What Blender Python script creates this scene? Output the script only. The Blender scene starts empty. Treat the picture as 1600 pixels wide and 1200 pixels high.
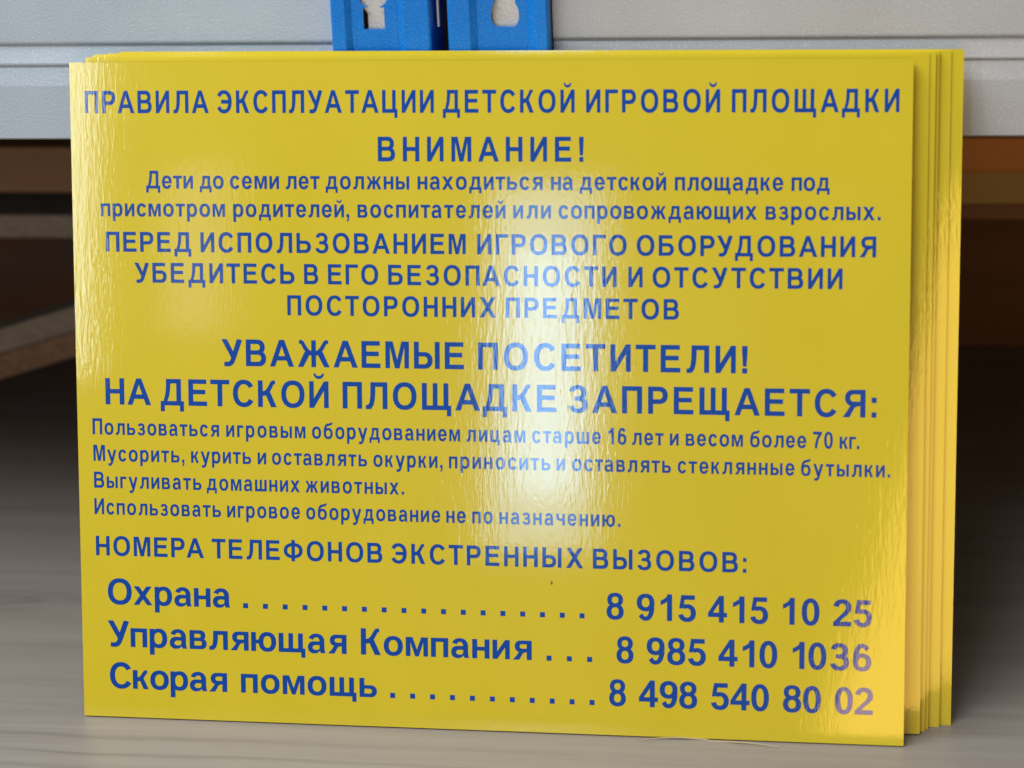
import bpy, bmesh, math, random
from mathutils import Vector, Matrix
from mathutils.geometry import delaunay_2d_cdt

R = math.radians
scene = bpy.context.scene
COL = scene.collection
random.seed(7)

# ------------------------------------------------------------------ camera
cam_data = bpy.data.cameras.new("camera")
cam = bpy.data.objects.new("camera", cam_data)
COL.objects.link(cam)
right = Vector((0.98712837, 0.15502818, -0.03929173))
upv = Vector((-0.01551475, 0.33734817, 0.94125209))
fwd = Vector((-0.15917559, 0.92852705, -0.33541117))
m = Matrix((right, upv, -fwd)).transposed().to_4x4()
m.translation = Vector((0.5102095, -1.36491992, 0.71575))
cam.matrix_world = m
cam_data.sensor_width = 36.0
cam_data.lens = 36.0 * 4019.8 / 1600.0
cam_data.clip_start = 0.05
cam_data.clip_end = 100.0
cam_data.dof.use_dof = True
cam_data.dof.focus_distance = 1.57
cam_data.dof.aperture_fstop = 5.6
scene.camera = cam

# ------------------------------------------------------------------ light of the room
world = bpy.data.worlds.new("World")
scene.world = world
world.use_nodes = True
bg = world.node_tree.nodes["Background"]
bg.inputs[0].default_value = (1.0, 0.85, 0.72, 1)
bg.inputs[1].default_value = 0.16

def area_lamp(name, loc, target, w, h, radiance, color, roll=0.0):
    """a rectangular lamp whose surface has the given radiance"""
    ld = bpy.data.lights.new(name, 'AREA')
    ld.shape = 'RECTANGLE'; ld.size = w; ld.size_y = h
    ld.energy = radiance * w * h * math.pi
    ld.color = color
    o = bpy.data.objects.new(name, ld)
    COL.objects.link(o)
    d = (Vector(target) - Vector(loc)).normalized()
    q = d.to_track_quat('-Z', 'Y').to_matrix().to_4x4() @ Matrix.Rotation(roll, 4, 'Z')
    q.translation = Vector(loc)
    o.matrix_world = q
    return o

def out_from(base, az, elev, dist):
    a, e = R(az), R(elev)
    return Vector(base) + dist * Vector((math.sin(a) * math.cos(e), -math.cos(a) * math.cos(e), math.sin(e)))

# large soft lamp added above and to the left for the main light
area_lamp("soft_main_lamp", (-0.8, -1.1, 2.6), (0.25, 0.0, 0.2), 3.0, 1.1, 7.2, (0.96, 0.98, 1.0))
# ceiling lamp over the shelf front
area_lamp("ceiling_lamp", (0.0, 0.55, 2.7), (0.1, 0.2, 0.0), 2.4, 1.2, 3.2, (0.92, 0.97, 1.0))
# the tall narrow window whose reflection is the bright streak on the front board
area_lamp("tall_window", out_from((0.285, 0.052, 0.224), -8.3, 6.2, 3.2), (0.285, 0.05, 0.22), 0.11, 0.46, 10.0, (0.38, 0.66, 1.0))
area_lamp("tall_window_halo", out_from((0.285, 0.052, 0.224), -8.5, 6.3, 3.25), (0.285, 0.05, 0.22), 0.19, 0.68, 8.0, (0.38, 0.63, 1.0))  # larger, dimmer lamp added behind it for the streak's soft halo
# a second window further left, seen as the sheen on the left edge
area_lamp("side_window", out_from((0.01, 0.08, 0.35), -20.4, 10.8, 3.2), (0.01, 0.08, 0.35), 0.18, 0.85, 10.0, (0.82, 0.95, 1.0))
area_lamp("side_window_small", out_from((0.078, 0.067, 0.292), -16.3, 8.6, 3.2), (0.08, 0.07, 0.3), 0.10, 0.30, 1.8, (0.80, 0.9, 1.0))
# added lamp standing in for sunlit wood, mirrored by the stack's right-hand edges
area_lamp("sunlit_wood_stand_in", out_from((0.50, 0.02, 0.09), 2.4, 2.1, 2.4), (0.50, 0.02, 0.10), 0.30, 0.74, 8.0, (1.0, 0.56, 0.13), roll=R(-18))

scene.view_settings.view_transform = 'Standard'
scene.view_settings.look = 'None'
scene.view_settings.exposure = 0.3
scene.view_settings.gamma = 1.0

# ------------------------------------------------------------------ helpers
def tag(o, label=None, cat=None, group=None, kind=None):
    if label: o["label"] = label
    if cat: o["category"] = cat
    if group: o["group"] = group
    if kind: o["kind"] = kind
    return o

def empty(name, loc=(0, 0, 0), rot=(0, 0, 0)):
    o = bpy.data.objects.new(name, None)
    COL.objects.link(o)
    o.empty_display_size = 0.05
    o.location = loc; o.rotation_euler = rot
    return o

def mesh_obj(name, verts, faces, mat, parent=None, smooth=False):
    me = bpy.data.meshes.new(name)
    me.from_pydata([tuple(v) for v in verts], [], faces)
    me.validate(); me.update()
    if mat: me.materials.append(mat)
    if smooth:
        for p in me.polygons: p.use_smooth = True
    o = bpy.data.objects.new(name, me)
    COL.objects.link(o)
    if parent: o.parent = parent
    return o

def bevel(o, w, seg=2):
    md = o.modifiers.new("bevel", 'BEVEL')
    md.width = w; md.segments = seg; md.limit_method = 'ANGLE'; md.angle_limit = R(35)
    return o

def box(name, p0, p1, mat, parent=None, bev=0.0):
    x0, y0, z0 = p0; x1, y1, z1 = p1
    v = [(x0,y0,z0),(x1,y0,z0),(x1,y1,z0),(x0,y1,z0),(x0,y0,z1),(x1,y0,z1),(x1,y1,z1),(x0,y1,z1)]
    f = [(0,3,2,1),(4,5,6,7),(0,1,5,4),(1,2,6,5),(2,3,7,6),(3,0,4,7)]
    o = mesh_obj(name, v, f, mat, parent)
    if bev: bevel(o, bev)
    return o

def fold_strip(profile, a0, a1, thick, axis):
    """folded sheet metal: an open 2D profile (list of (u,v)) with thickness, pushed along an axis from a0 to a1.
    axis 'x': profile is (y,z); axis 'z': profile is (x,y)"""
    n = len(profile); P = [Vector(p) for p in profile]; off = []
    for i in range(n):
        if i == 0: t = (P[1]-P[0]).normalized(); nrm = Vector((-t.y, t.x)); k = 1
        elif i == n-1: t = (P[-1]-P[-2]).normalized(); nrm = Vector((-t.y, t.x)); k = 1
        else:
            t1 = (P[i]-P[i-1]).normalized(); t2 = (P[i+1]-P[i]).normalized()
            n1 = Vector((-t1.y, t1.x)); n2 = Vector((-t2.y, t2.x))
            nrm = (n1+n2).normalized(); k = 1/max(0.35, nrm.dot(n1))
        off.append(P[i] + nrm*thick*k)
    ring = P + off[::-1]
    N = len(ring); v = []
    for a in (a0, a1):
        for p in ring:
            v.append((a, p.x, p.y) if axis == 'x' else (p.x, p.y, a))
    f = [(i, (i+1) % N, N+(i+1) % N, N+i) for i in range(N)]
    for i in range(n-1):
        j0, j1 = i, i+1; k1, k0 = N-1-i-1, N-1-i
        f.append((j0, k0, k1, j1)); f.append((N+j0, N+j1, N+k1, N+k0))
    return v, f

def fix_normals(o):
    bm = bmesh.new(); bm.from_mesh(o.data)
    bmesh.ops.recalc_face_normals(bm, faces=bm.faces)
    bm.to_mesh(o.data); bm.free(); o.data.update()
    return o

# ------------------------------------------------------------------ materials
def new_mat(name):
    mt = bpy.data.materials.new(name); mt.use_nodes = True
    nt = mt.node_tree; b = nt.nodes["Principled BSDF"]
    return mt, nt, b

def N(nt, kind, **kw):
    n = nt.nodes.new(kind)
    for k, v in kw.items():
        if k in n.inputs: n.inputs[k].default_value = v
        else: setattr(n, k, v)
    return n

def coords(nt, scale, src='Object', rot=(0, 0, 0)):
    tc = nt.nodes.new('ShaderNodeTexCoord')
    mp = nt.nodes.new('ShaderNodeMapping'); mp.inputs['Scale'].default_value = scale
    mp.inputs['Rotation'].default_value = rot
    nt.links.new(tc.outputs[src], mp.inputs[0])
    return mp.outputs[0]

def noise(nt, vec, scale=1.0, detail=3.0, rough=0.5, dist=0.0):
    n = nt.nodes.new('ShaderNodeTexNoise')
    n.inputs['Scale'].default_value = scale; n.inputs['Detail'].default_value = detail
    n.inputs['Roughness'].default_value = rough; n.inputs['Distortion'].default_value = dist
    nt.links.new(vec, n.inputs['Vector'])
    return n.outputs['Fac']

def ramp(nt, fac, stops):
    r = nt.nodes.new('ShaderNodeValToRGB')
    e = r.color_ramp.elements
    while len(e) < len(stops): e.new(0.5)
    for el, (p, c) in zip(e, stops):
        el.position = p; el.color = (c[0], c[1], c[2], 1)
    nt.links.new(fac, r.inputs[0])
    return r.outputs[0]

def math_node(nt, op, a, b=None):
    n = nt.nodes.new('ShaderNodeMath'); n.operation = op
    for i, x in enumerate((a, b)):
        if x is None: continue
        if isinstance(x, (int, float)): n.inputs[i].default_value = x
        else: nt.links.new(x, n.inputs[i])
    return n.outputs[0]

def add_bump(nt, b, height, dist, prev=None):
    bp = nt.nodes.new('ShaderNodeBump')
    bp.inputs['Strength'].default_value = 1.0
    bp.inputs['Distance'].default_value = dist
    nt.links.new(height, bp.inputs['Height'])
    if prev: nt.links.new(prev, bp.inputs['Normal'])
    nt.links.new(bp.outputs[0], b.inputs['Normal'])
    return bp.outputs[0]

def film_relief(nt, b):
    """glossy laminated film: long vertical ripples from the roller with fine orange peel on top"""
    wv = coords(nt, (260, 46, 1))
    n1 = noise(nt, wv, 1.0, 2.0, 0.5, 0.9)
    w2 = coords(nt, (520, 240, 1))
    n2 = noise(nt, w2, 1.0, 2.0, 0.55, 0.4)
    w3 = coords(nt, (14, 7, 1))
    n3 = noise(nt, w3, 1.0, 1.0, 0.5)
    amp = ramp(nt, n3, [(0.30, (0.35,)*3), (0.70, (1.0,)*3)])
    h1 = math_node(nt, 'MULTIPLY', n1, amp)
    p = add_bump(nt, b, h1, 0.000029)
    p = add_bump(nt, b, n2, 0.000017, p)
    big = noise(nt, coords(nt, (9, 5, 1)), 1.0, 0.0, 0.5)
    add_bump(nt, b, big, 0.0002, p)

def film_mat(name, col, col2):
    mt, nt, b = new_mat(name)
    n = noise(nt, coords(nt, (18, 11, 1)), 1.0, 3.0, 0.5)
    c = ramp(nt, n, [(0.3, col), (0.7, col2)])
    nt.links.new(c, b.inputs['Base Color'])
    b.inputs['Roughness'].default_value = 0.27
    b.inputs['IOR'].default_value = 1.50
    b.inputs['Specular IOR Level'].default_value = 0.10
    b.inputs['Coat Weight'].default_value = 0.80
    b.inputs['Coat Roughness'].default_value = 0.055
    b.inputs['Coat IOR'].default_value = 1.52
    film_relief(nt, b)
    nt.links.new(b.inputs['Normal'].links[0].from_socket, b.inputs['Coat Normal'])
    return mt

M_YELLOW = film_mat("yellow_film", (0.640, 0.515, 0.020), (0.665, 0.535, 0.027))
M_BLUE = film_mat("blue_print", (0.0, 0.055, 0.33), (0.0, 0.060, 0.35))

mt, nt, b = new_mat("sheet_edge_plastic")
b.inputs['Base Color'].default_value = (0.74, 0.70, 0.42, 1); b.inputs['Roughness'].default_value = 0.35
M_EDGE = mt

def powder_mat(name, col, rough, metal, spark, bumpd=0.00022, flake=0.6):
    mt, nt, b = new_mat(name)
    v = coords(nt, (1, 1, 1))
    g = noise(nt, v, 620.0, 2.0, 0.7)
    s = noise(nt, v, 1500.0, 1.0, 0.5)
    big = noise(nt, v, 14.0, 3.0, 0.55)
    c = ramp(nt, big, [(0.3, tuple(x*0.94 for x in col)), (0.7, tuple(min(1, x*1.05) for x in col))])
    fl = noise(nt, coords(nt, (1, 1, 1)), 1050.0, 1.5, 0.6)      # pale flakes in the powder coat
    mx = nt.nodes.new('ShaderNodeMix'); mx.data_type = 'RGBA'; mx.blend_type = 'MIX'
    nt.links.new(ramp(nt, fl, [(0.58, (0.0,)*3), (0.72, (flake,)*3)]), mx.inputs[0])
    nt.links.new(c, mx.inputs[6]); mx.inputs[7].default_value = (0.80, 0.84, 0.88, 1)
    nt.links.new(mx.outputs[2], b.inputs['Base Color'])
    b.inputs['Specular IOR Level'].default_value = 0.35
    b.inputs['Metallic'].default_value = metal
    rr = ramp(nt, s, [(0.60, (rough,)*3), (0.70, (spark,)*3)])
    nt.links.new(rr, b.inputs['Roughness'])
    add_bump(nt, b, g, bumpd)
    return mt

M_GREY = powder_mat("grey_powder_coat", (0.47, 0.55, 0.64), 0.42, 0.15, 0.16)
M_GREY_R = powder_mat("warm_grey_powder_coat", (0.475, 0.495, 0.52), 0.45, 0.10, 0.22)
M_PLATE = powder_mat("galvanised_tab", (0.66, 0.66, 0.63), 0.38, 0.35, 0.25)
M_UPBLUE = powder_mat("blue_powder_coat", (0.0, 0.200, 0.70), 0.38, 0.0, 0.18, flake=0.13)

def wood_mat(name, dark, light, scale, rough=0.5, bumpd=0.0, mid=None, knots=0.0, spec=0.5):
    """grain along x"""
    mt, nt, b = new_mat(name)
    warp = noise(nt, coords(nt, (2.2, 9, 9)), 1.0, 2.0, 0.5)
    v = coords(nt, scale)
    g = noise(nt, v, 1.0, 6.0, 0.62, 0.35)
    g2 = noise(nt, coords(nt, (scale[0]*0.35, scale[1]*0.22, scale[2]*0.22)), 1.0, 3.0, 0.55, 1.2)
    mix = math_node(nt, 'ADD', math_node(nt, 'MULTIPLY', g, 0.55), math_node(nt, 'MULTIPLY', g2, 0.45))
    if knots:
        w = nt.nodes.new('ShaderNodeTexWave'); w.wave_type = 'RINGS'; w.rings_direction = 'SPHERICAL'
        w.inputs['Scale'].default_value = knots; w.inputs['Distortion'].default_value = 7.0
        w.inputs['Detail'].default_value = 3.0; w.inputs['Detail Scale'].default_value = 1.6
        nt.links.new(coords(nt, (1.0, 9.0, 9.0)), w.inputs['Vector'])
        mix = math_node(nt, 'ADD', math_node(nt, 'MULTIPLY', mix, 0.88), math_node(nt, 'MULTIPLY', w.outputs['Fac'], 0.12))
    stops = [(0.34, dark), (0.66, light)] if mid is None else [(0.32, dark), (0.46, mid), (0.66, light)]
    c = ramp(nt, mix, stops)
    nt.links.new(c, b.inputs['Base Color'])
    b.inputs['Roughness'].default_value = rough
    b.inputs['Specular IOR Level'].default_value = spec
    if bumpd: add_bump(nt, b, g, bumpd)
    return mt

def laminate():
    mt, nt, b = new_mat("grey_oak_laminate")
    warp = coords(nt, (1.0, 1.0, 1.0), rot=(0, 0, R(1.5)))
    fine = noise(nt, coords(nt, (7, 700, 1), rot=(0, 0, R(1.5))), 1.0, 4.0, 0.6, 0.3)
    mid_ = noise(nt, coords(nt, (2.2, 60, 1), rot=(0, 0, R(1.5))), 1.0, 4.0, 0.55, 0.8)
    w = nt.nodes.new('ShaderNodeTexWave'); w.wave_type = 'BANDS'; w.bands_direction = 'Y'
    w.inputs['Scale'].default_value = 15.0; w.inputs['Distortion'].default_value = 5.0
    w.inputs['Detail'].default_value = 3.0; w.inputs['Detail Scale'].default_value = 0.7
    w.inputs['Detail Roughness'].default_value = 0.5
    nt.links.new(coords(nt, (0.35, 1.0, 1.0), rot=(0, 0, R(1.5))), w.inputs['Vector'])
    lines = ramp(nt, w.outputs['Fac'], [(0.0, (0.0,)*3), (0.16, (1.0,)*3)])
    zone = ramp(nt, noise(nt, coords(nt, (1.3, 7, 1)), 1.0, 2.0, 0.5), [(0.52, (0.0,)*3), (0.68, (1.0,)*3)])
    base = ramp(nt, math_node(nt, 'ADD', math_node(nt, 'MULTIPLY', fine, 0.45), math_node(nt, 'MULTIPLY', mid_, 0.55)),
                [(0.32, (0.22, 0.193, 0.168)), (0.68, (0.295, 0.270, 0.242))])
    k = math_node(nt, 'SUBTRACT', 1.0, math_node(nt, 'MULTIPLY', math_node(nt, 'SUBTRACT', 1.0, lines), math_node(nt, 'MULTIPLY', zone, 0.20)))
    # cathedral figure round two knots, and a dark one at each centre
    tc = nt.nodes.new('ShaderNodeTexCoord')
    for cx, cy, sx, sy, amount in ((-0.125, 0.165, 7.5, 34.0, 0.34), (0.70, 0.125, 3.6, 30.0, 0.34), (0.20, 0.40, 5.0, 30.0, 0.25)):
        sub = nt.nodes.new('ShaderNodeVectorMath'); sub.operation = 'SUBTRACT'; sub.inputs[1].default_value = (cx, cy, 0)
        nt.links.new(tc.outputs['Object'], sub.inputs[0])
        mul = nt.nodes.new('ShaderNodeVectorMath'); mul.operation = 'MULTIPLY'; mul.inputs[1].default_value = (sx, sy, 0)
        nt.links.new(sub.outputs[0], mul.inputs[0])
        ln = nt.nodes.new('ShaderNodeVectorMath'); ln.operation = 'LENGTH'; nt.links.new(mul.outputs[0], ln.inputs[0])
        wob = noise(nt, coords(nt, (9, 60, 1)), 1.0, 3.0, 0.6)
        d = math_node(nt, 'ADD', ln.outputs['Value'], math_node(nt, 'MULTIPLY', wob, 0.55))
        rings = math_node(nt, 'ADD', math_node(nt, 'MULTIPLY', math_node(nt, 'SINE', math_node(nt, 'MULTIPLY', d, 26.0)), 0.5), 0.5)
        mask = ramp(nt, d, [(0.30, (1.0,)*3), (1.0, (0.0,)*3)])
        core = ramp(nt, d, [(0.26, (1.0,)*3), (0.40, (0.0,)*3)])
        dark = math_node(nt, 'MULTIPLY', math_node(nt, 'MAXIMUM', math_node(nt, 'MULTIPLY', math_node(nt, 'ADD', math_node(nt, 'MULTIPLY', rings, 0.6), 0.4), mask), core), amount)
        k = math_node(nt, 'MULTIPLY', k, math_node(nt, 'SUBTRACT', 1.0, dark))
    mx = nt.nodes.new('ShaderNodeMix'); mx.data_type = 'RGBA'; mx.blend_type = 'MULTIPLY'; mx.inputs[0].default_value = 1.0
    nt.links.new(base, mx.inputs[6]); nt.links.new(k, mx.inputs[7])
    nt.links.new(mx.outputs[2], b.inputs['Base Color'])
    b.inputs['Roughness'].default_value = 0.40
    add_bump(nt, b, fine, 0.00003)
    return mt
M_FLOOR = laminate()
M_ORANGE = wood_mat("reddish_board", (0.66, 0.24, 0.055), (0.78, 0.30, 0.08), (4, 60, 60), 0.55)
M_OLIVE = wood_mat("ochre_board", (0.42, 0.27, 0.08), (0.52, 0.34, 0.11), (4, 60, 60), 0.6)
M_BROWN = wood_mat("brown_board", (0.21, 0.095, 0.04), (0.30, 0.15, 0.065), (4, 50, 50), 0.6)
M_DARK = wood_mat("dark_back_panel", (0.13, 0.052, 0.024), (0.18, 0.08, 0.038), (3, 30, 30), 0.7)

def chip_mat(name, a, c_, scale=260):
    mt, nt, b = new_mat(name)
    vo = nt.nodes.new('ShaderNodeTexVoronoi'); vo.inputs['Scale'].default_value = scale
    nt.links.new(coords(nt, (1, 1, 1.6)), vo.inputs['Vector'])
    n = noise(nt, coords(nt, (1, 1, 1)), 60.0, 4.0, 0.6)
    mix = math_node(nt, 'ADD', math_node(nt, 'MULTIPLY', vo.outputs['Color'], 0.5), math_node(nt, 'MULTIPLY', n, 0.5))
    nt.links.new(ramp(nt, mix, [(0.2, a), (0.8, c_)]), b.inputs['Base Color'])
    b.inputs['Roughness'].default_value = 0.8
    add_bump(nt, b, mix, 0.0006)
    return mt

M_CHIP = chip_mat("chipboard_edge", (0.22, 0.18, 0.14), (0.34, 0.285, 0.23))
M_CHIP_BROWN = chip_mat("brown_chipboard_edge", (0.16, 0.09, 0.05), (0.33, 0.20, 0.12))

# ------------------------------------------------------------------ lettering: bold grotesque glyphs drawn as polygons
# units: cap height 1466, x-height 1062; a glyph is (list of (sign, polygon)); the last polygon that covers a spot decides
def rect(x0, y0, x1, y1): return [(x0, y0), (x1, y0), (x1, y1), (x0, y1)]

def sup(t, e=2.25):
    c, s = math.cos(t), math.sin(t)
    return (math.copysign(abs(c)**(2/e), c), math.copysign(abs(s)**(2/e), s))

def ell(x0, y0, x1, y1, n=36, e=2.25):
    cx, cy, rx, ry = (x0+x1)/2, (y0+y1)/2, (x1-x0)/2, (y1-y0)/2
    return [(cx+rx*sup(2*math.pi*i/n, e)[0], cy+ry*sup(2*math.pi*i/n, e)[1]) for i in range(n)]

def arc(x0, y0, x1, y1, a0, a1, wh, wv, n=26, e=2.2):
    """part of a ring with side thickness wh and top/bottom thickness wv, angles in degrees"""
    cx, cy, rx, ry = (x0+x1)/2, (y0+y1)/2, (x1-x0)/2, (y1-y0)/2
    o, i_ = [], []
    for k in range(n+1):
        t = R(a0+(a1-a0)*k/n); c, s = sup(t, e)
        o.append((cx+rx*c, cy+ry*s)); i_.append((cx+(rx-wh)*c, cy+(ry-wv)*s))
    return o + i_[::-1]

def dee(x0, y0, x1, y1, r=None, n=14, e=2.15):
    """D: straight on the left, round on the right"""
    ry = (y1-y0)/2; r = r or min(ry*1.05, (x1-x0)*0.8); cy = (y0+y1)/2
    return [(x0, y0)] + [(x1-r+r*sup(t, e)[0], cy+ry*sup(t, e)[1]) for t in
            [-math.pi/2+math.pi*k/n for k in range(n+1)]] + [(x0, y1)]

def stroke(pts, w0, w1=None, n=8):
    """Catmull-Rom stroke with a width running from w0 to w1"""
    w1 = w0 if w1 is None else w1
    P = [pts[0]]+list(pts)+[pts[-1]]; path = []
    for i in range(1, len(P)-2):
        a, b_, c, d = (Vector(P[j]) for j in (i-1, i, i+1, i+2))
        for k in range(n):
            t = k/n
            path.append(0.5*((2*b_)+(c-a)*t+(2*a-5*b_+4*c-d)*t*t+(3*b_-a-3*c+d)*t**3))
    path.append(Vector(pts[-1])); L, Rr = [], []
    for i, p in enumerate(path):
        t = (path[min(i+1, len(path)-1)]-path[max(i-1, 0)]).normalized(); nr = Vector((-t.y, t.x))
        w = (w0+(w1-w0)*i/(len(path)-1))/2
        L.append(tuple(p+nr*w)); Rr.append(tuple(p-nr*w))
    return L+Rr[::-1]

def flip(ops, w): return [(s, [(w-x, y) for x, y in p][::-1]) for s, p in ops]
def shift(ops, dx, dy=0): return [(s, [(x+dx, y+dy) for x, y in p]) for s, p in ops]

def ring(x0, y0, x1, y1, wh, wv): return [('+', ell(x0, y0, x1, y1)), ('-', ell(x0+wh, y0+wv, x1-wh, y1-wv, e=2.3))]

G = {}
C, X, SC, SL, HC, HL = 1466, 1062, 296, 281, 248, 222
G['А'] = [('+', [(0,0),(314,0),(435,333),(1021,333),(1149,0),(1471,0),(884,1466),(571,1466)]), ('-', [(526,580),(926,580),(724,1124)])]
G['Б'] = [('+', rect(140,0,436,C)), ('+', rect(400,C-HC,1230,C)), ('+', dee(400,0,1360,905)), ('-', dee(436,240,1055,668))]
G['В'] = [('+', rect(150,0,446,C)), ('+', dee(400,640,1310,C)), ('+', dee(400,0,1386,850)), ('-', dee(446,872,1010,1222)), ('-', dee(446,247,1080,634))]
G['Г'] = [('+', rect(150,0,446,C)), ('+', rect(400,C-HC,1190,C))]
def cap_d(w, h, hb, sv, desc):
    k = w/1480.0
    return [('+', [(120*k,100),(w-190*k,100),(w-190*k,h),(370*k,h),(368*k,h*0.78),(350*k,h*0.58),(300*k,h*0.38),(200*k,hb)]),
            ('-', [((120+sv*1.12)*k,hb),(w-190*k-sv,hb),(w-190*k-sv,h-hb),(370*k+sv*0.93,h-hb),(360*k+sv*0.9,h*0.62),(310*k+sv*0.9,h*0.40)]),
            ('+', rect(20*k,0,w-20*k,hb)), ('+', rect(20*k,-desc,20*k+sv*0.86,10)), ('+', rect(w-20*k-sv*0.86,-desc,w-20*k,10))]
G['Д'] = cap_d(1480, C, 244, 290, 330)
G['Е'] = [('+', rect(149,0,445,C)), ('+', rect(400,C-HC,1262,C)), ('+', rect(400,646,1195,893)), ('+', rect(400,0,1292,247))]
def k_arm(x0, x1, h, mid, w, hook):
    return [('+', stroke([(x0,mid),(x0+(x1-x0)*0.28,mid+h*0.03),(x0+(x1-x0)*0.50,mid+h*0.15),(x0+(x1-x0)*0.66,h*0.80),(x1-(x1-x0)*0.20,h-w*0.44),(x1,h-w*0.38)], w*1.05, w*0.80)),
            ('+', [(x0+(x1-x0)*0.30,mid-w*0.5),(x1-w*0.98,0),(x1+w*0.32,0),(x0+(x1-x0)*0.62,mid+w*0.30),(x0+(x1-x0)*0.30,mid+w*0.42)])]
G['К'] = [('+', rect(150,0,446,C))] + k_arm(420,1200,C,745,265,0)
def zhe(w, h, mid, sw, aw):
    c = w/2; arm = k_arm(c+20, w-80, h, mid, aw, 0)
    return [('+', rect(c-sw/2,0,c+sw/2,h))] + arm + flip(arm, w)
G['Ж'] = zhe(1930, C, 745, 280, 255)
def three(w, h, sw, hb, up=0.52):
    m_ = h*up
    return [('+', arc(w*0.07,m_-hb*0.55,w*0.93,h+22,168,-88,sw,hb)), ('+', arc(w*0.04,-24,w*0.985,m_+hb*0.52,88,-170,sw,hb)),
            ('+', rect(w*0.33,m_-hb*0.50,w*0.56,m_+hb*0.46))]
G['З'] = three(1180, C, 290, 235)
G['И'] = [('+', rect(150,0,430,C)), ('+', rect(1046,0,1326,C)), ('+', [(425,0),(425,505),(1051,1466),(1051,960)]), ('+', [(150,0),(445,0),(470,300),(430,600),(150,500)]), ('+', [(1326,C),(1031,C),(1006,C-300),(1046,C-600),(1326,C-500)])]
def breve(cx, base, w, h): return [('+', arc(cx-w/2, base, cx+w/2, base+2*h, 184, 356, w*0.17, h*0.52, e=2.1))]
G['Й'] = G['И'] + breve(738, 1590, 640, 330)
def el(w, h, hb, sw, foot):
    return [('+', rect(w-sw,0,w,h)), ('+', rect(w*0.32,h-hb,w-10,h)),
            ('+', [(w*0.22,h),(w*0.22+sw,h),(w*0.22+sw*0.98,h*0.62),(w*0.22+sw*0.86,h*0.34),(w*0.22+sw*0.60,h*0.14),(w*0.22+sw*0.12,0.0),(w*0.10,-18),(0,-8),
                   (0,hb*0.88),(w*0.06,hb*0.86),(w*0.13,hb*1.05),(w*0.175,h*0.26),(w*0.21,h*0.50)])]
G['Л'] = shift(el(1310, C, HC, SC, 0), 10)
G['М'] = [('+', [(145,0),(145,C),(588,C),(853,466),(1116,C),(1560,C),(1560,0),(1285,0),(1285,1154),(994,0),(709,0),(420,1154),(420,0)])]
G['Н'] = [('+', rect(150,0,446,C)), ('+', rect(1030,0,1326,C)), ('+', rect(400,612,1080,860))]
G['О'] = ring(85,-25,1508,1491,305,250)
G['П'] = [('+', rect(150,0,446,C)), ('+', rect(1030,0,1326,C)), ('+', rect(400,C-HC,1080,C))]
G['Р'] = [('+', rect(150,0,446,C)), ('+', dee(400,535,1300,C)), ('-', dee(446,783,1000,1218))]
G['С'] = ring(88,-25,1440,1491,305,250) + [('-', [(1085,1030),(1600,1240),(1600,240),(1100,450),(900,740)]), ('+', [(1100,1035),(1395,1105),(1330,1230),(1120,1300),(1040,1240)]), ('+', [(1105,520),(1395,430),(1350,270),(1100,150),(1010,250)])]
G['С'] = [('+', arc(88,-25,1430,1491,32,328,305,250,n=40))]
G['Т'] = [('+', rect(42,C-HC,1208,C)), ('+', rect(477,0,773,C-100))]
G['У'] = [('+', [(10,C),(345,C),(850,560),(690,300),(610,420)]), ('+', stroke([(1120,1466),(930,960),(760,500),(640,230),(500,118),(330,98),(170,125)], 318, 240))]
G['У'] += [('-', rect(700,1466,1500,1700))]
G['Ф'] = ring(60,160,1640,1300,300,235) + [('+', rect(702,-60,998,1525))]
G['Х'] = [('+', [(0,0),(355,0),(1330,C),(985,C)]), ('+', [(35,C),(385,C),(1370,0),(1010,0)])]
G['Ц'] = [('+', rect(150,0,446,C)), ('+', rect(1000,0,1296,C)), ('+', rect(400,0,1420,HC)), ('+', rect(1180,-330,1440,HC))]
G['Щ'] = [('+', rect(150,0,446,C)), ('+', rect(800,0,1085,C)), ('+', rect(1440,0,1736,C)), ('+', rect(400,0,1880,HC)), ('+', rect(1640,-330,1900,HC))]
G['Ь'] = [('+', rect(150,0,446,C)), ('+', dee(400,0,1370,905)), ('-', dee(446,240,1060,668))]
G['Ы'] = [('+', rect(150,0,446,C)), ('+', dee(400,0,1270,905)), ('-', dee(446,240,965,668)), ('+', rect(1400,0,1696,C))]
G['Э'] = [('+', arc(40,-25,1390,1491,148,-150,305,250,n=40)), ('+', rect(470,612,1180,860))]
def ya(w, h, hb, sw, yb):
    return [('+', rect(w-sw,0,w,h)), ('+', flip([('+', dee(0,yb,w*0.93,h))], w)[0][1]), ('-', flip([('+', dee(sw,yb+hb,w*0.93-sw*1.0,h-hb))], w)[0][1]),
            ('+', [(w-sw-10,yb+hb),(w-sw-10,yb+hb*0.10),(w*0.52,yb-hb*0.25),(sw*1.18,0),(-w*0.03,0),(w*0.17,yb*0.55),(w*0.34,yb+hb*0.35),(w*0.5,yb+hb)])]
G['Я'] = shift(ya(1260, C, 244, 296, 590), 60)

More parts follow.
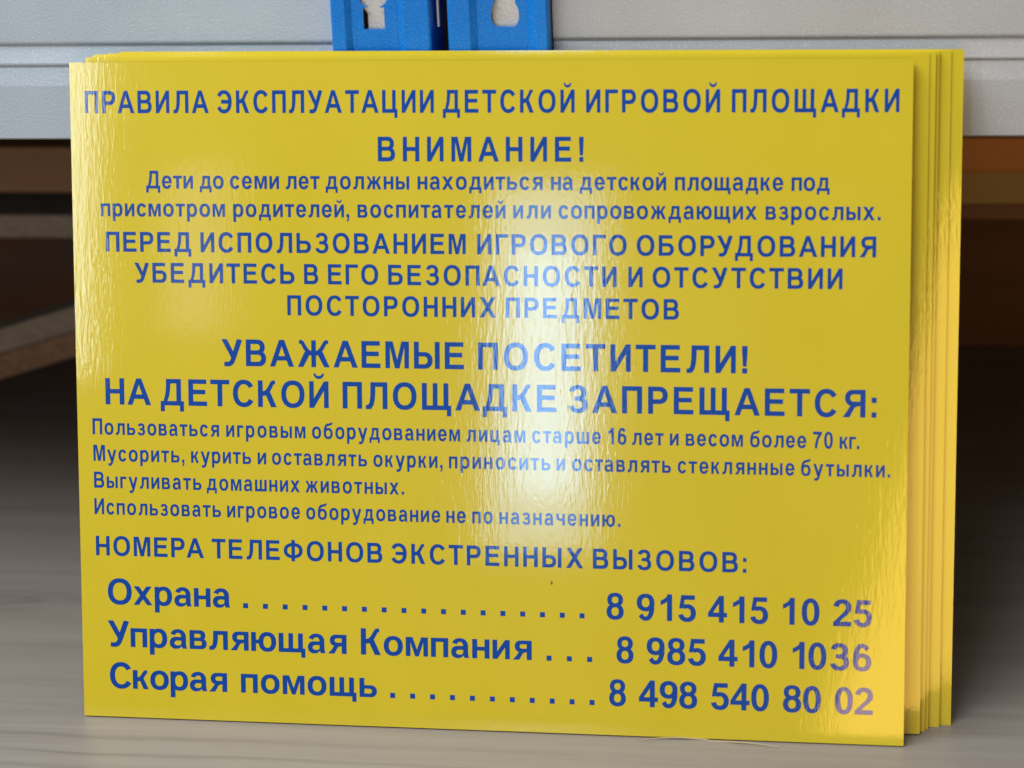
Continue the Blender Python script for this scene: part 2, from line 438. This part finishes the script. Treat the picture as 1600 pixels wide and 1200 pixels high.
G['а'] = [('+', arc(90,190,1020,1086,158,0,281,208)), ('+', rect(739,150,1020,660)), ('+', ell(68,-24,800,652)), ('+', rect(420,440,780,652)),
          ('-', ell(346,172,745,444)), ('-', rect(560,300,739,444)), ('+', [(739,660),(1020,660),(1022,260),(1040,110),(1085,0),(812,0),(775,90),(739,200)])]
G['б'] = ring(80,-24,1150,985,281,215) + [('+', stroke([(216,430),(214,760),(300,1060),(480,1230),(760,1290),(960,1330),(1080,1480)], 262, 190))]
G['б'] += [('-', ell(361,191,869,770)), ('-', rect(800,1480,1300,1800))]
G['в'] = [('+', rect(135,0,416,X)), ('+', dee(380,480,1060,X)), ('+', dee(380,0,1130,605)), ('-', dee(416,645,785,X-200)), ('-', dee(416,200,850,450))]
G['г'] = [('+', rect(135,0,416,X)), ('+', rect(380,X-HL,880,X))]
G['д'] = cap_d(1240, X, 215, 270, 290)
G['е'] = ring(68,-24,1078,1086,285,215) + [('-', [(700,433),(1300,433),(1300,150),(990,330),(760,330)]), ('+', rect(300,433,1070,610)), ('-', [(790,300),(1200,365),(1200,433),(700,433)]),
          ('-', [(1000,610),(1200,610),(1200,433),(1079,433)])]
G['е'] = [('+', arc(68,-24,1078,1086,-8,330-360+0,285,215)), ]
G['е'] = [('+', arc(68,-24,1078,1086,-6,322,285,215,n=44)), ('-', rect(600,300,1200,436)), ('+', rect(330,436,1076,612)),
          ('-', [(700,436),(1200,436),(1200,330),(1040,300),(780,300)]), ('+', [(775,330),(1052,296),(985,150),(860,80),(730,190)])]
G['ж'] = zhe(1500, X, 540, 262, 225)
G['з'] = three(960, X, 275, 200)
G['и'] = [('+', rect(135,0,400,X)), ('+', rect(840,0,1105,X)), ('+', [(398,0),(398,415),(842,X),(842,X-415)]), ('+', [(135,0),(410,0),(440,220),(400,480),(135,400)]), ('+', [(1105,X),(830,X),(800,X-220),(840,X-480),(1105,X-400)])]
G['й'] = G['и'] + breve(620, 1175, 540, 290)
G['к'] = [('+', rect(135,0,416,X))] + k_arm(400,985,X,545,235,0)
G['л'] = shift(el(1090, X, HL, SL, 0), 10)
G['м'] = [('+', [(135,0),(135,X),(520,X),(765,370),(1010,X),(1395,X),(1395,0),(1130,0),(1130,760),(870,0),(660,0),(400,760),(400,0)])]
G['н'] = [('+', rect(135,0,416,X)), ('+', rect(830,0,1111,X)), ('+', rect(380,430,860,645))]
G['о'] = ring(82,-24,1168,1086,288,225)
G['п'] = [('+', rect(135,0,416,X)), ('+', rect(830,0,1111,X)), ('+', rect(380,X-HL,860,X))]
G['р'] = [('+', ell(175,-24,1165,1086)), ('-', ell(412,201,877,861,e=2.3)), ('+', rect(135,-400,416,1030)), ('+', rect(135,1000,395,X))]
G['с'] = [('+', arc(85,-24,1090,1086,28,330,285,222,n=40))]
G['т'] = [('+', rect(30,X-HL,970,X)), ('+', rect(360,0,641,X-60))]
G['у'] = [('+', [(10,X),(305,X),(700,150),(560,-60),(430,20)]), ('+', stroke([(985,1062),(820,600),(650,110),(560,-130),(450,-270),(300,-305),(130,-285)], 285, 215)), ('-', rect(600,1062,1300,1300))]
G['х'] = [('+', [(10,0),(330,0),(1110,X),(785,X)]), ('+', [(30,X),(350,X),(1140,0),(815,0)])]
G['ц'] = [('+', rect(135,0,416,X)), ('+', rect(800,0,1081,X)), ('+', rect(380,0,1180,HL)), ('+', rect(970,-290,1210,HL))]
G['ч'] = [('+', rect(800,0,1081,X)), ('+', rect(110,640,391,X)), ('+', arc(110,400,1100,1100,180,275,281,222)), ('+', rect(560,400,900,622))]
G['ш'] = [('+', rect(135,0,416,X)), ('+', rect(700,0,970,X)), ('+', rect(1254,0,1535,X)), ('+', rect(380,0,1300,HL))]
G['щ'] = G['ш'] + [('+', rect(1300,0,1650,HL)), ('+', rect(1430,-290,1670,HL))]
G['ь'] = [('+', rect(135,0,416,X)), ('+', dee(380,0,1130,665)), ('-', dee(416,200,850,465))]
G['ы'] = [('+', rect(135,0,416,X)), ('+', dee(380,0,1060,665)), ('-', dee(416,200,780,465)), ('+', rect(1190,0,1471,X))]
G['ю'] = [('+', rect(135,0,416,X)), ('+', rect(400,430,660,645))] + shift(ring(82,-24,1100,1086,281,225), 480)
G['я'] = shift(ya(1030, X, 205, 281, 415), 45)

G['0'] = ring(86,-24,1054,1470,285,235)
G['1'] = [('+', rect(520,0,801,1470)), ('+', [(520,1060),(380,960),(161,860),(161,1115),(330,1190),(470,1300),(570,1470),(700,1470),(620,1150)])]
G['2'] = [('+', arc(70,560,1040,1472,172,-30,288,235)), ('+', rect(60,0,1040,250)), ('+', [(1000,830),(745,960),(660,800),(380,520),(170,310),(60,60),(60,0),(390,0),(420,250),(560,400),(860,660)])]
G['3'] = three(1080, 1450, 285, 230)
G['4'] = [('+', rect(640,0,915,1470)), ('+', [(40,296),(1090,296),(1090,540),(40,540)]), ('+', [(40,530),(305,530),(650,1050),(700,1470),(655,1470)])]
G['5'] = [('+', rect(250,1200,990,1450)), ('+', [(250,1450),(490,1450),(400,760),(130,710)]), ('+', arc(75,-24,1065,960,140,-168,285,235,n=34))]
G['5'] = [('+', arc(75,-24,1065,960,128,-168,285,235,n=34)), ('+', rect(270,1200,1000,1450)), ('+', [(250,1450),(480,1450),(400,930),(400,790),(300,700),(130,720)])]
G['6'] = ring(80,-24,1065,950,285,225) + [('+', arc(80,-160,1070,1474,176,42,285,232,n=26)), ('+', rect(80,440,365,700)), ('-', ell(365,201,780,725))]
G['7'] = [('+', rect(80,1200,1050,1450)), ('+', stroke([(900,1280),(680,980),(520,600),(440,250),(420,0)], 270, 285))]
G['8'] = ring(115,690,1025,1474,268,215) + [('+', ell(75,-24,1065,870)), ('-', ell(362,195,778,672)), ('-', ell(383,890,757,1262))]
G['9'] = [(s, [(1140-x, 1446-y) for x, y in p]) for s, p in G['6']]
G['!'] = [('+', rect(160,0,450,282)), ('+', [(200,370),(410,370),(460,1110),(460,1466),(150,1466),(150,1110)])]
G['.'] = [('+', rect(145,0,426,281))]
G[','] = [('+', rect(135,0,416,281)), ('+', [(135,-300),(210,-335),(330,-270),(400,-150),(416,20),(416,120),(280,120),(275,0),(250,-120),(180,-205)])]
G[':'] = [('+', rect(145,0,426,281)), ('+', rect(145,780,426,1062))]
SIDE = 95   # side bearing each side of the ink

_cache = {}
def glyph(ch):
    if ch in _cache: return _cache[ch]
    ops = G[ch]; verts, faces = [], []
    for s, p in ops:
        q = []
        for pt in p:
            if not q or (abs(pt[0]-q[-1][0])+abs(pt[1]-q[-1][1])) > 0.5: q.append(pt)
        if abs(q[0][0]-q[-1][0])+abs(q[0][1]-q[-1][1]) < 0.5: q.pop()
        if sum(q[i-1][0]*q[i][1]-q[i][0]*q[i-1][1] for i in range(len(q))) < 0: q.reverse()
        faces.append(list(range(len(verts), len(verts)+len(q))))
        verts += [Vector((x, y)) for x, y in q]
    vo, eo, fo, ov, oe, of = delaunay_2d_cdt(verts, [], faces, 1, 0.05, True)
    tris = []
    for f, src in zip(fo, of):
        if not src: continue
        if ops[max(src)][0] == '+':
            a, b_, c = (vo[i] for i in f[:3])
            if (b_-a).cross(c-a) < 0: f = list(reversed(f))
            tris.append(list(f))
    used = sorted({i for t in tris for i in t}); mp = {i: k for k, i in enumerate(used)}
    vs = [(vo[i].x, vo[i].y) for i in used]
    x0 = min(v[0] for v in vs); x1 = max(v[0] for v in vs)
    _cache[ch] = ([(x-x0, y) for x, y in vs], [[mp[i] for i in t] for t in tris], x1-x0)
    return _cache[ch]

def word_mesh(word, x0, x1, base, cap, hs, verts, faces):
    """lay a word between two ink edges (mm); letters keep the width factor hs, the tracking takes up the rest"""
    k = cap/1466.0
    W = [glyph(c)[2]*k*hs for c in word]
    kern = []
    for a, b_ in zip(word, word[1:]):
        g = SIDE*2*k*hs
        if a in 'АТУГРПт' and b_ in 'АУЛДал' and a+b_ not in ('АА',): g -= 100*k*hs
        if a in 'ТУГ' or b_ in 'ТУА' or a in 'А': g -= 70*k*hs
        if a in 'туг' or b_ in 'тух': g -= 45*k*hs
        kern.append(g)
    if len(word) > 1:
        extra = ((x1-x0) - sum(W) - sum(kern))/(len(word)-1); s = 1.0
        lim = 0.02*cap
        if extra < -SIDE*1.2*k*hs:                 # would touch: narrow the letters a little instead
            s = ((x1-x0) - sum(kern)*0.6)/sum(W); extra = 0; kern = [g*0.6 for g in kern]
    else:
        extra = 0; s = (x1-x0)/W[0] if W else 1
        kern = []
    x = x0
    for i, c in enumerate(word):
        vs, fs, w = glyph(c); n0 = len(verts)
        for px, py in vs: verts.append(((x+px*k*hs*s)/1000, (base+py*k)/1000))
        for f in fs: faces.append([n0+j for j in f])
        x += W[i]*s + (kern[i]+extra if i < len(kern) else 0)

TEXT_LINES = [
    (369.74, 13.35, 0.78, [('ПРАВИЛА', 9.15, 85.9), ('ЭКСПЛУАТАЦИИ', 91.05, 222.25), ('ДЕТСКОЙ', 227.59, 305.56), ('ИГРОВОЙ', 312.28, 390.16), ('ПЛОЩАДКИ', 396.9, 492.33)]),
    (341.27, 14.5, 0.85, [('ВНИМАНИЕ!', 188.42, 310.81)]),
    (324.77, 10.7, 0.83, [('Дети', 46.32, 75.35), ('до', 79.49, 94.28), ('семи', 98.22, 128.23), ('лет', 132.33, 152.99), ('должны', 156.61, 207.14), ('находиться', 212.14, 286.67), ('на', 291.58, 304.6), ('детской', 308.55, 359.11), ('площадке', 364.17, 426.77), ('под', 431.54, 453.31)]),
    (308.05, 10.7, 0.83, [('присмотром', 17.65, 94.78), ('родителей,', 99.87, 170.74), ('воспитателей', 175.79, 264.62), ('или', 269.18, 291.55), ('сопровождающих', 296.09, 411.83), ('взрослых.', 416.77, 482.57)]),
    (286.79, 12.0, 0.885, [('ПЕРЕД', 20.41, 73.53), ('ИСПОЛЬЗОВАНИЕМ', 79.35, 240.77), ('ИГРОВОГО', 247.62, 336.14), ('ОБОРУДОВАНИЯ', 342.07, 480.27)]),
    (268.25, 12.0, 0.885, [('УБЕДИТЕСЬ', 37.94, 136.94), ('В', 142.78, 151.42), ('ЕГО', 157.4, 187.9), ('БЕЗОПАСНОСТИ', 193.95, 330.23), ('И', 337.19, 345.53), ('ОТСУТСТВИИ', 351.41, 461.3)]),
    (249.52, 12.0, 0.885, [('ПОСТОРОННИХ', 132.25, 258.77), ('ПРЕДМЕТОВ', 264.51, 366.87)]),
    (218.53, 16.1, 0.92, [('УВАЖАЕМЫЕ', 91.27, 239.31), ('ПОСЕТИТЕЛИ!', 247.78, 406.95)]),
    (193.91, 16.1, 0.92, [('НА', 18.08, 46.68), ('ДЕТСКОЙ', 52.7, 156.89), ('ПЛОЩАДКЕ', 165.48, 294.57), ('ЗАПРЕЩАЕТСЯ:', 301.93, 481.68)]),
    (175.35, 9.9, 0.77, [('Пользоваться', 9.41, 88.86), ('игровым', 93.28, 142.38), ('оборудованием', 146.4, 236.74), ('лицам', 240.61, 276.02), ('старше', 280.12, 321.06), ('16', 325.43, 336.23), ('лет', 339.56, 358.15), ('и', 361.84, 367.0), ('весом', 371.17, 404.66), ('более', 408.88, 441.47), ('70', 445.36, 456.81), ('кг.', 460.69, 472.11)]),
    (159.05, 9.9, 0.77, [('Мусорить,', 9.59, 66.85), ('курить', 71.06, 108.49), ('и', 112.58, 117.9), ('оставлять', 121.47, 179.99), ('окурки,', 183.87, 225.99), ('приносить', 229.91, 290.93), ('и', 294.64, 299.57), ('оставлять', 304.0, 362.54), ('стеклянные', 366.58, 434.77), ('бутылки.', 438.59, 490.07)]),
    (142.51, 9.9, 0.77, [('Выгуливать', 9.61, 77.28), ('домашних', 80.57, 138.46), ('животных.', 141.94, 202.47)]),
    (126.14, 9.9, 0.77, [('Использовать', 9.48, 89.16), ('игровое', 93.08, 138.32), ('оборудование', 142.2, 224.41), ('не', 228.06, 239.83), ('по', 243.82, 256.21), ('назначению.', 260.27, 332.71)]),
    (100.68, 12.1, 0.9, [('НОМЕРА', 9.86, 78.05), ('ТЕЛЕФОНОВ', 83.03, 188.82), ('ЭКСТРЕННЫХ', 194.36, 310.52), ('ВЫЗОВОВ:', 316.37, 407.26)]),
    (70.45, 16.0, 0.98, [('Охрана', 16.77, 94.02), ('.', 102.1, 105.23), ('.', 114.48, 117.6), ('.', 126.82, 129.93), ('.', 139.14, 142.24), ('.', 151.42, 154.51), ('.', 163.67, 166.76), ('.', 175.9, 178.97), ('.', 188.09, 191.16), ('.', 200.25, 203.31), ('.', 212.38, 215.43), ('.', 224.48, 227.53), ('.', 236.55, 239.59), ('.', 248.59, 251.62), ('.', 260.6, 263.62), ('.', 272.58, 275.6), ('.', 284.53, 287.54), ('.', 296.45, 299.46), ('.', 308.35, 311.34), ('8', 324.5, 334.79), ('915', 342.53, 377.67), ('415', 384.82, 420.18), ('10', 428.84, 450.17), ('25', 458.18, 480.64)]),
    (44.11, 16.2, 0.98, [('Управляющая', 16.19, 166.19), ('Компания', 175.05, 279.52), ('.', 288.46, 291.47), ('.', 300.73, 303.73), ('.', 312.89, 315.89), ('8', 330.5, 340.68), ('985', 348.51, 383.68), ('410', 391.1, 425.77), ('1036', 434.77, 480.61)]),
    (17.94, 16.2, 0.98, [('Скорая', 16.93, 91.25), ('помощь', 99.95, 184.68), ('.', 192.86, 195.93), ('.', 205.14, 208.21), ('.', 217.4, 220.46), ('.', 229.62, 232.68), ('.', 241.82, 244.87), ('.', 253.99, 257.03), ('.', 266.12, 269.15), ('.', 278.22, 281.25), ('.', 290.3, 293.32), ('.', 302.34, 305.35), ('.', 314.36, 317.36), ('8', 326.16, 336.14), ('498', 343.99, 378.7), ('540', 386.86, 421.1), ('80', 429.31, 451.59), ('02', 459.74, 481.88)]),
]

# ------------------------------------------------------------------ the setting
TOP_Y = 0.107
floor = box("floor", (-1.6, -0.24, -0.03), (2.2, 0.76, 0.0), M_FLOOR)
tag(floor, kind='structure')

# ------------------------------------------------------------------ the stack of sign boards
BW, BH, BT = 0.500, 0.400, 0.0026
def rounded_rect(w, h, r, n=4):
    pts = []
    for cx, cy, a0 in ((w-r, r, -90), (w-r, h-r, 0), (r, h-r, 90), (r, r, 180)):
        for k in range(n+1):
            a = R(a0+90*k/n); pts.append((cx+r*math.cos(a), cy+r*math.sin(a)))
    return pts

def plate(name, w, h, z0, z1, mat, parent, inset=0.0, r=0.0006):
    """flat plate in the board's own x (width) / y (height) plane, front towards +z"""
    pts = [(x+inset, y+inset) for x, y in rounded_rect(w-2*inset, h-2*inset, r)]
    n = len(pts)
    v = [(x, y, z0) for x, y in pts] + [(x, y, z1) for x, y in pts]
    f = [tuple(range(n, 2*n)), tuple(reversed(range(n)))] + [(i, (i+1) % n, n+(i+1) % n, n+i) for i in range(n)]
    return mesh_obj(name, v, f, mat, parent)

def sign_board(loc, lean, yaw, roll, label, letters=False):
    root = empty("sign_board", loc)
    # local x: width, local y: up the board, local z: out of the face towards the viewer
    rot = Matrix.Rotation(R(yaw), 4, 'Z') @ Matrix.Rotation(R(90-lean), 4, 'X') @ Matrix.Rotation(R(roll), 4, 'Z')
    mw = rot.copy(); mw.translation = Vector(loc)
    root.matrix_world = mw
    tag(root, label, "sign", "yellow sign boards leaning in a stack")
    core = plate("backing_sheet", BW, BH, -BT, -0.0002, M_EDGE, root, 0.0001)
    film = plate("face_film", BW, BH, -0.00018, 0.0, M_YELLOW, root, 0.0)
    if letters:
        for base, cap, hs, words in TEXT_LINES:
            verts, faces = [], []
            for w, x0, x1 in words: word_mesh(w, x0, x1, base, cap, hs, verts, faces)
            o = mesh_obj("text_line", [(x, y, 0.00006) for x, y in verts], faces, M_BLUE, root)
            txt = " ".join(w for w, _, _ in words if w != ".")
            o["label"] = "blue printed line reading " + txt
    return root

front = sign_board((0, 0, 0.0008), 13.0, 0.0, 0.0, "frontmost yellow sign board, its whole face covered in blue Russian lettering", True)
sign_board((0.0092, 0.0137, 0.0008), 11.7, 0.25, 0.0, "second yellow board from the front, a strip of it showing beside the lettered one")
sign_board((0.0120, 0.0200, 0.0008), 11.1, 0.1, -0.1, "thin sliver of yellow board in the middle of the stack, third from the front")
sign_board((0.0140, 0.0226, 0.0008), 10.95, 0.15, -0.1, "fourth yellow board from the front, only a hair-thin edge of it showing")
sign_board((0.0205, 0.0252, 0.0008), 10.8, 0.25, -0.15, "next to last yellow board of the stack, a wide strip showing on the right")
sign_board((0.0274, 0.0291, 0.0010), 10.5, 0.15, -0.15, "rearmost yellow board, sticking out furthest to the right of the stack")

# small dark speck on the front face
sp = mesh_obj("speck", [(0.2916+0.0006*math.cos(a), 0.0914+0.0011*math.sin(a), 0.0001) for a in [k*math.pi/5 for k in range(10)]]
              + [(0.2917, 0.0914, 0.0005)], [(i, (i+1) % 10, 10) for i in range(10)], M_BROWN, front)

# ------------------------------------------------------------------ blue uprights
def upright(x0, prof_left, label, slot, plate_dx):
    """front web with key-hole slots, folded edges and side returns"""
    root = empty("shelf_upright", (x0, TOP_Y, 0.0005))
    tag(root, label, "shelf post", "blue perforated shelving posts side by side")
    W = 0.0600; d = 0.0030; H_ = 0.62; t = 0.0016
    a, b_, c, e = prof_left
    prof = [(0.0018, 0.050), (0.0, 0.046), (0.0, 0.0012), (0.0012, 0.0), (a, 0.0), (b_, d)]
    v, f = fold_strip([(p[0], p[1]) for p in prof], 0, H_, t, 'z')
    lo = fix_normals(mesh_obj("folded_edge", v, f, M_UPBLUE, root)); bevel(lo, 0.0006, 2)
    prof = [(c, d), (e, 0.0), (W-0.0012, 0.0), (W, 0.0012), (W, 0.046), (W-0.0018, 0.050)]
    v, f = fold_strip(prof, 0, H_, t, 'z')
    ro = fix_normals(mesh_obj("folded_edge", v, f, M_UPBLUE, root)); bevel(ro, 0.0006, 2)
    # the web between the folds, cut by the slots
    ops = [('+', rect(b_, 0, c, H_))]
    cx, zb, kind = slot
    for k in range(-7, 6):
        z = zb + k*0.050
        if z < 0.02 or z > H_-0.04: continue
        ops += [('-', p) for p in slot_shape(cx, z, kind)]
    verts, faces = [], []
    for s, p in ops:
        faces.append(list(range(len(verts), len(verts)+len(p)))); verts += [Vector((x, y)) for x, y in p]
    vo, eo, fo, ov, oe, of = delaunay_2d_cdt(verts, [], faces, 1, 1e-6, True)
    tr = [list(fc) for fc, src in zip(fo, of) if src and ops[max(src)][0] == '+']
    used = sorted({i for q in tr for i in q}); mp = {i: k for k, i in enumerate(used)}
    bm = bmesh.new()
    bv = [bm.verts.new((vo[i].x, d, vo[i].y)) for i in used]
    for q in tr:
        try: bm.faces.new([bv[mp[i]] for i in q])
        except ValueError: pass
    r = bmesh.ops.extrude_face_region(bm, geom=list(bm.faces))
    bmesh.ops.translate(bm, verts=[g for g in r['geom'] if isinstance(g, bmesh.types.BMVert)], vec=(0, 0.0018, 0))
    bmesh.ops.recalc_face_normals(bm, faces=bm.faces)
    me = bpy.data.meshes.new("slotted_web"); bm.to_mesh(me); bm.free(); me.materials.append(M_UPBLUE)
    web = bpy.data.objects.new("slotted_web", me); COL.objects.link(web); web.parent = root
    return root

def slot_shape(cx, z, kind):
    if kind == 'key':      # narrow foot with a square end, wide round head
        return [rect(cx-0.0064, z, cx+0.0064, z+0.013), ell(cx-0.0095, z+0.0125, cx+0.0095, z+0.0330, 24, 2.2)]
    return [[(x, max(y, z)) for x, y in ell(cx-0.0084, z-0.0022, cx+0.0084, z+0.0165, 28, 2.2)],
            rect(cx-0.0063, z+0.010, cx+0.0063, z+0.020), ell(cx-0.0084, z+0.0170, cx+0.0084, z+0.034, 24, 2.2)]

UL = upright(0.1580, (0.0085, 0.0120, 0.0400, 0.0445), "left blue slotted post, keyhole opening narrow at its foot, above the sign stack", (0.0256, 0.4052-0.0005, 'key'), 0.004)
box("edge_tab", (0.0618, 0.012, 0.404), (0.0632, 0.016, 0.440), M_PLATE, UL, 0.0003)
UR = upright(0.2283, (0.0132, 0.0172, 0.0470, 0.0535), "right blue slotted post, opening with round bulging sides, above the sign stack", (0.0340, 0.4062-0.0005, 'round'), 0.0)

# ------------------------------------------------------------------ grey beams with ribbed faces
def beam(x0, x1, zb, dz, mat, label, plate_span):
    root = empty("shelf_beam", (0, 0.120, 0))
    tag(root, label, "shelf beam", "grey steel shelf beams")
    prof = [(0.036, zb), (0.0012, zb), (0.0, zb+0.0012), (0.0, zb+0.0340), (0.0012, zb+0.0440), (0.0015, zb+0.0452), (0.0012, zb+0.0460),
            (0.0001, zb+0.0472+dz), (0.0, zb+0.0482+dz), (0.0019, zb+0.0572+dz), (0.0022, zb+0.0582+dz), (0.0019, zb+0.0590+dz),
            (0.0002, zb+0.0606+dz), (0.0, zb+0.0618+dz), (0.0, zb+0.1100), (0.0012, zb+0.1112), (0.036, zb+0.1112)]
    v, f = fold_strip([(p[0], p[1]) for p in prof][::-1], x0, x1, 0.0012, 'x')
    o = fix_normals(mesh_obj("ribbed_face", v, f, mat, root)); 
    px0, px1 = plate_span
    # the end plate that hooks into the post, seen through the slot
    pts = [(px0, zb+0.02), (px1, zb+0.02), (px1, zb+0.150), (px0-0.0038, zb+0.150), (px0-0.0038, zb+0.0825), (px0-0.001, zb+0.0800), (px0, zb+0.0780)]
    n = len(pts)
    e = mesh_obj("end_plate", [(x, -0.0055, z) for x, z in pts] + [(x, -0.0030, z) for x, z in pts],
                 [tuple(range(n)), tuple(reversed(range(n, 2*n)))] + [(i, n+i, n+(i+1) % n, (i+1) % n) for i in range(n)], M_PLATE, root)
    fix_normals(e); bevel(e, 0.0007)
    return root

beam(-1.10, 0.1575, 0.3352, 0.0, M_GREY, "left grey steel beam with two pressed ribs, left of the blue posts", (0.1788, 0.2120))
beam(0.2890, 1.60, 0.3372, -0.0006, M_GREY_R, "right grey steel beam with two pressed ribs, right of the blue posts", (0.2505, 0.2780))

# unseen deck resting on the beams, added to shade the space below
deck = box("unseen_shelf_board", (-1.10, 0.126, 0.4466), (1.60, 0.75, 0.4640), M_CHIP, None, 0.001)
tag(deck, "unseen chipboard deck on the grey beams, added to shade the space below", "shelf board")

# ------------------------------------------------------------------ what lies in the dark under the beams
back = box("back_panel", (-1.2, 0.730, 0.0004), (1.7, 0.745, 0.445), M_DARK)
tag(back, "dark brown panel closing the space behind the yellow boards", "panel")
for nm, x in (("side_shade_panel", -1.14), ("side_shade_panel", 1.62)):  # unseen end panels added to keep side light out of the space
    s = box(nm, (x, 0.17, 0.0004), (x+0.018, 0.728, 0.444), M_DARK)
    tag(s, "unseen dark panel keeping out light at the %s end under the shelf" % ("far left" if x < 0 else "far right"), "panel")

def stick(name, a, b_, h, depth, mat, label, cat, group=None, top_mat=None):
    """a board on edge whose front face runs from a to b (x,z of its lower edge) at depth y"""
    (ax, ay, az), (bx, by, bz) = a, b_
    v = [(ax,ay,az),(bx,by,bz),(bx,by+depth,bz),(ax,ay+depth,az),(ax,ay,az+h),(bx,by,bz+h),(bx,by+depth,bz+h),(ax,ay+depth,az+h)]
    f = [(0,3,2,1),(4,5,6,7),(0,1,5,4),(1,2,6,5),(2,3,7,6),(3,0,4,7)]
    o = mesh_obj(name, v, f, mat); bevel(o, 0.0015)
    tag(o, label, cat, group)
    return o
YB = 0.50
# left: loose boards stored under the shelf
for x in (-0.62, -0.02):
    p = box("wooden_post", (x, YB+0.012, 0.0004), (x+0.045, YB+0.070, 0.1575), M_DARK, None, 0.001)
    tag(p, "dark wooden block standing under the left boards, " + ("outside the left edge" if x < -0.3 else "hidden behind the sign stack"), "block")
stick("chipboard_plank", (-0.66, YB, 0.158), (0.06, YB, 0.158), 0.019, 0.16, M_CHIP,
      "grey chipboard plank lying level with its raw edge out, left of the signs", "plank")
for x in (-0.55, 0.0):
    p = box("spacer_block", (x, YB+0.03, 0.1772), (x+0.04, YB+0.09, 0.1948), M_DARK)
    tag(p, "small dark spacer between the two level planks, " + ("far left" if x < -0.3 else "behind the sign stack"), "block")
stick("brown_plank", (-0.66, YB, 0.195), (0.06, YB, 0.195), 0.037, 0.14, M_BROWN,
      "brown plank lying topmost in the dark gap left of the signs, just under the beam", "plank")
stick("slanted_chipboard", (-0.372, YB-0.03, 0.022), (0.02, YB-0.03, 0.1445), 0.020, 0.03, M_CHIP,
      "greyish chipboard strip slanting up to the right, left of the signs", "plank")
stick("slanted_brown_board", (-0.372, YB-0.03, 0.001), (0.02, YB-0.03, 0.1235), 0.0205, 0.03, M_CHIP_BROWN,
      "brown board slanting up to the right, just below the grey slanted strip", "plank")
# right: stacked battens
for x in (0.43, 1.30):
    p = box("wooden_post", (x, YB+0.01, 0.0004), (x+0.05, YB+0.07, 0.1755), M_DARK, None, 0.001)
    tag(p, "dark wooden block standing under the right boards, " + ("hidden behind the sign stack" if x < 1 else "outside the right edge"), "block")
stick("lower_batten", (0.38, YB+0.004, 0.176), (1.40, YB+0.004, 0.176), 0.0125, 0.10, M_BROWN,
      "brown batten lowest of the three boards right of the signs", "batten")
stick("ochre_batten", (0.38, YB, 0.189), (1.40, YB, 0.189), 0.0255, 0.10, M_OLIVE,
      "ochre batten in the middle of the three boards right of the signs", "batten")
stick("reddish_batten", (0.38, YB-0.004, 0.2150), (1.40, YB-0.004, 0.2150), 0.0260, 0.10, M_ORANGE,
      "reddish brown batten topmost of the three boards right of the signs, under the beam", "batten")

# ------------------------------------------------------------------ a splinter caught under the front board
def tube(name, pts, r0, mat, n=6):
    v, f = [], []
    P = [Vector(p) for p in pts]
    for i, p in enumerate(P):
        t = (P[min(i+1, len(P)-1)]-P[max(i-1, 0)]).normalized()
        s = t.cross(Vector((0, 0, 1))).normalized(); u = s.cross(t)
        r = r0*(0.35+0.65*math.sin(math.pi*(i+0.3)/(len(P)-0.4)))
        for k in range(n):
            a = 2*math.pi*k/n; v.append(p + s*r*math.cos(a) + u*r*math.sin(a))
    for i in range(len(P)-1):
        for k in range(n): f.append((i*n+k, i*n+(k+1) % n, (i+1)*n+(k+1) % n, (i+1)*n+k))
    return mesh_obj(name, v, f, mat, None, True)
mt, nt, b = new_mat("pale_fibre"); b.inputs['Base Color'].default_value = (0.50, 0.40, 0.24, 1); b.inputs['Roughness'].default_value = 0.7
pts = []
for i in range(25):
    t = i/24; x = 0.345+0.083*t
    pts.append((x, -0.0052+0.0062*math.sin(math.pi*min(1, t*1.06))**0.8*(1 if t < 0.5 else 0.75)-0.002*t, 0.0007+0.0006*math.sin(t*9)))
sp = tube("wood_splinter", pts, 0.0005, mt)
tag(sp, "thin pale wood splinter lying under the bottom edge of the front yellow board", "splinter")
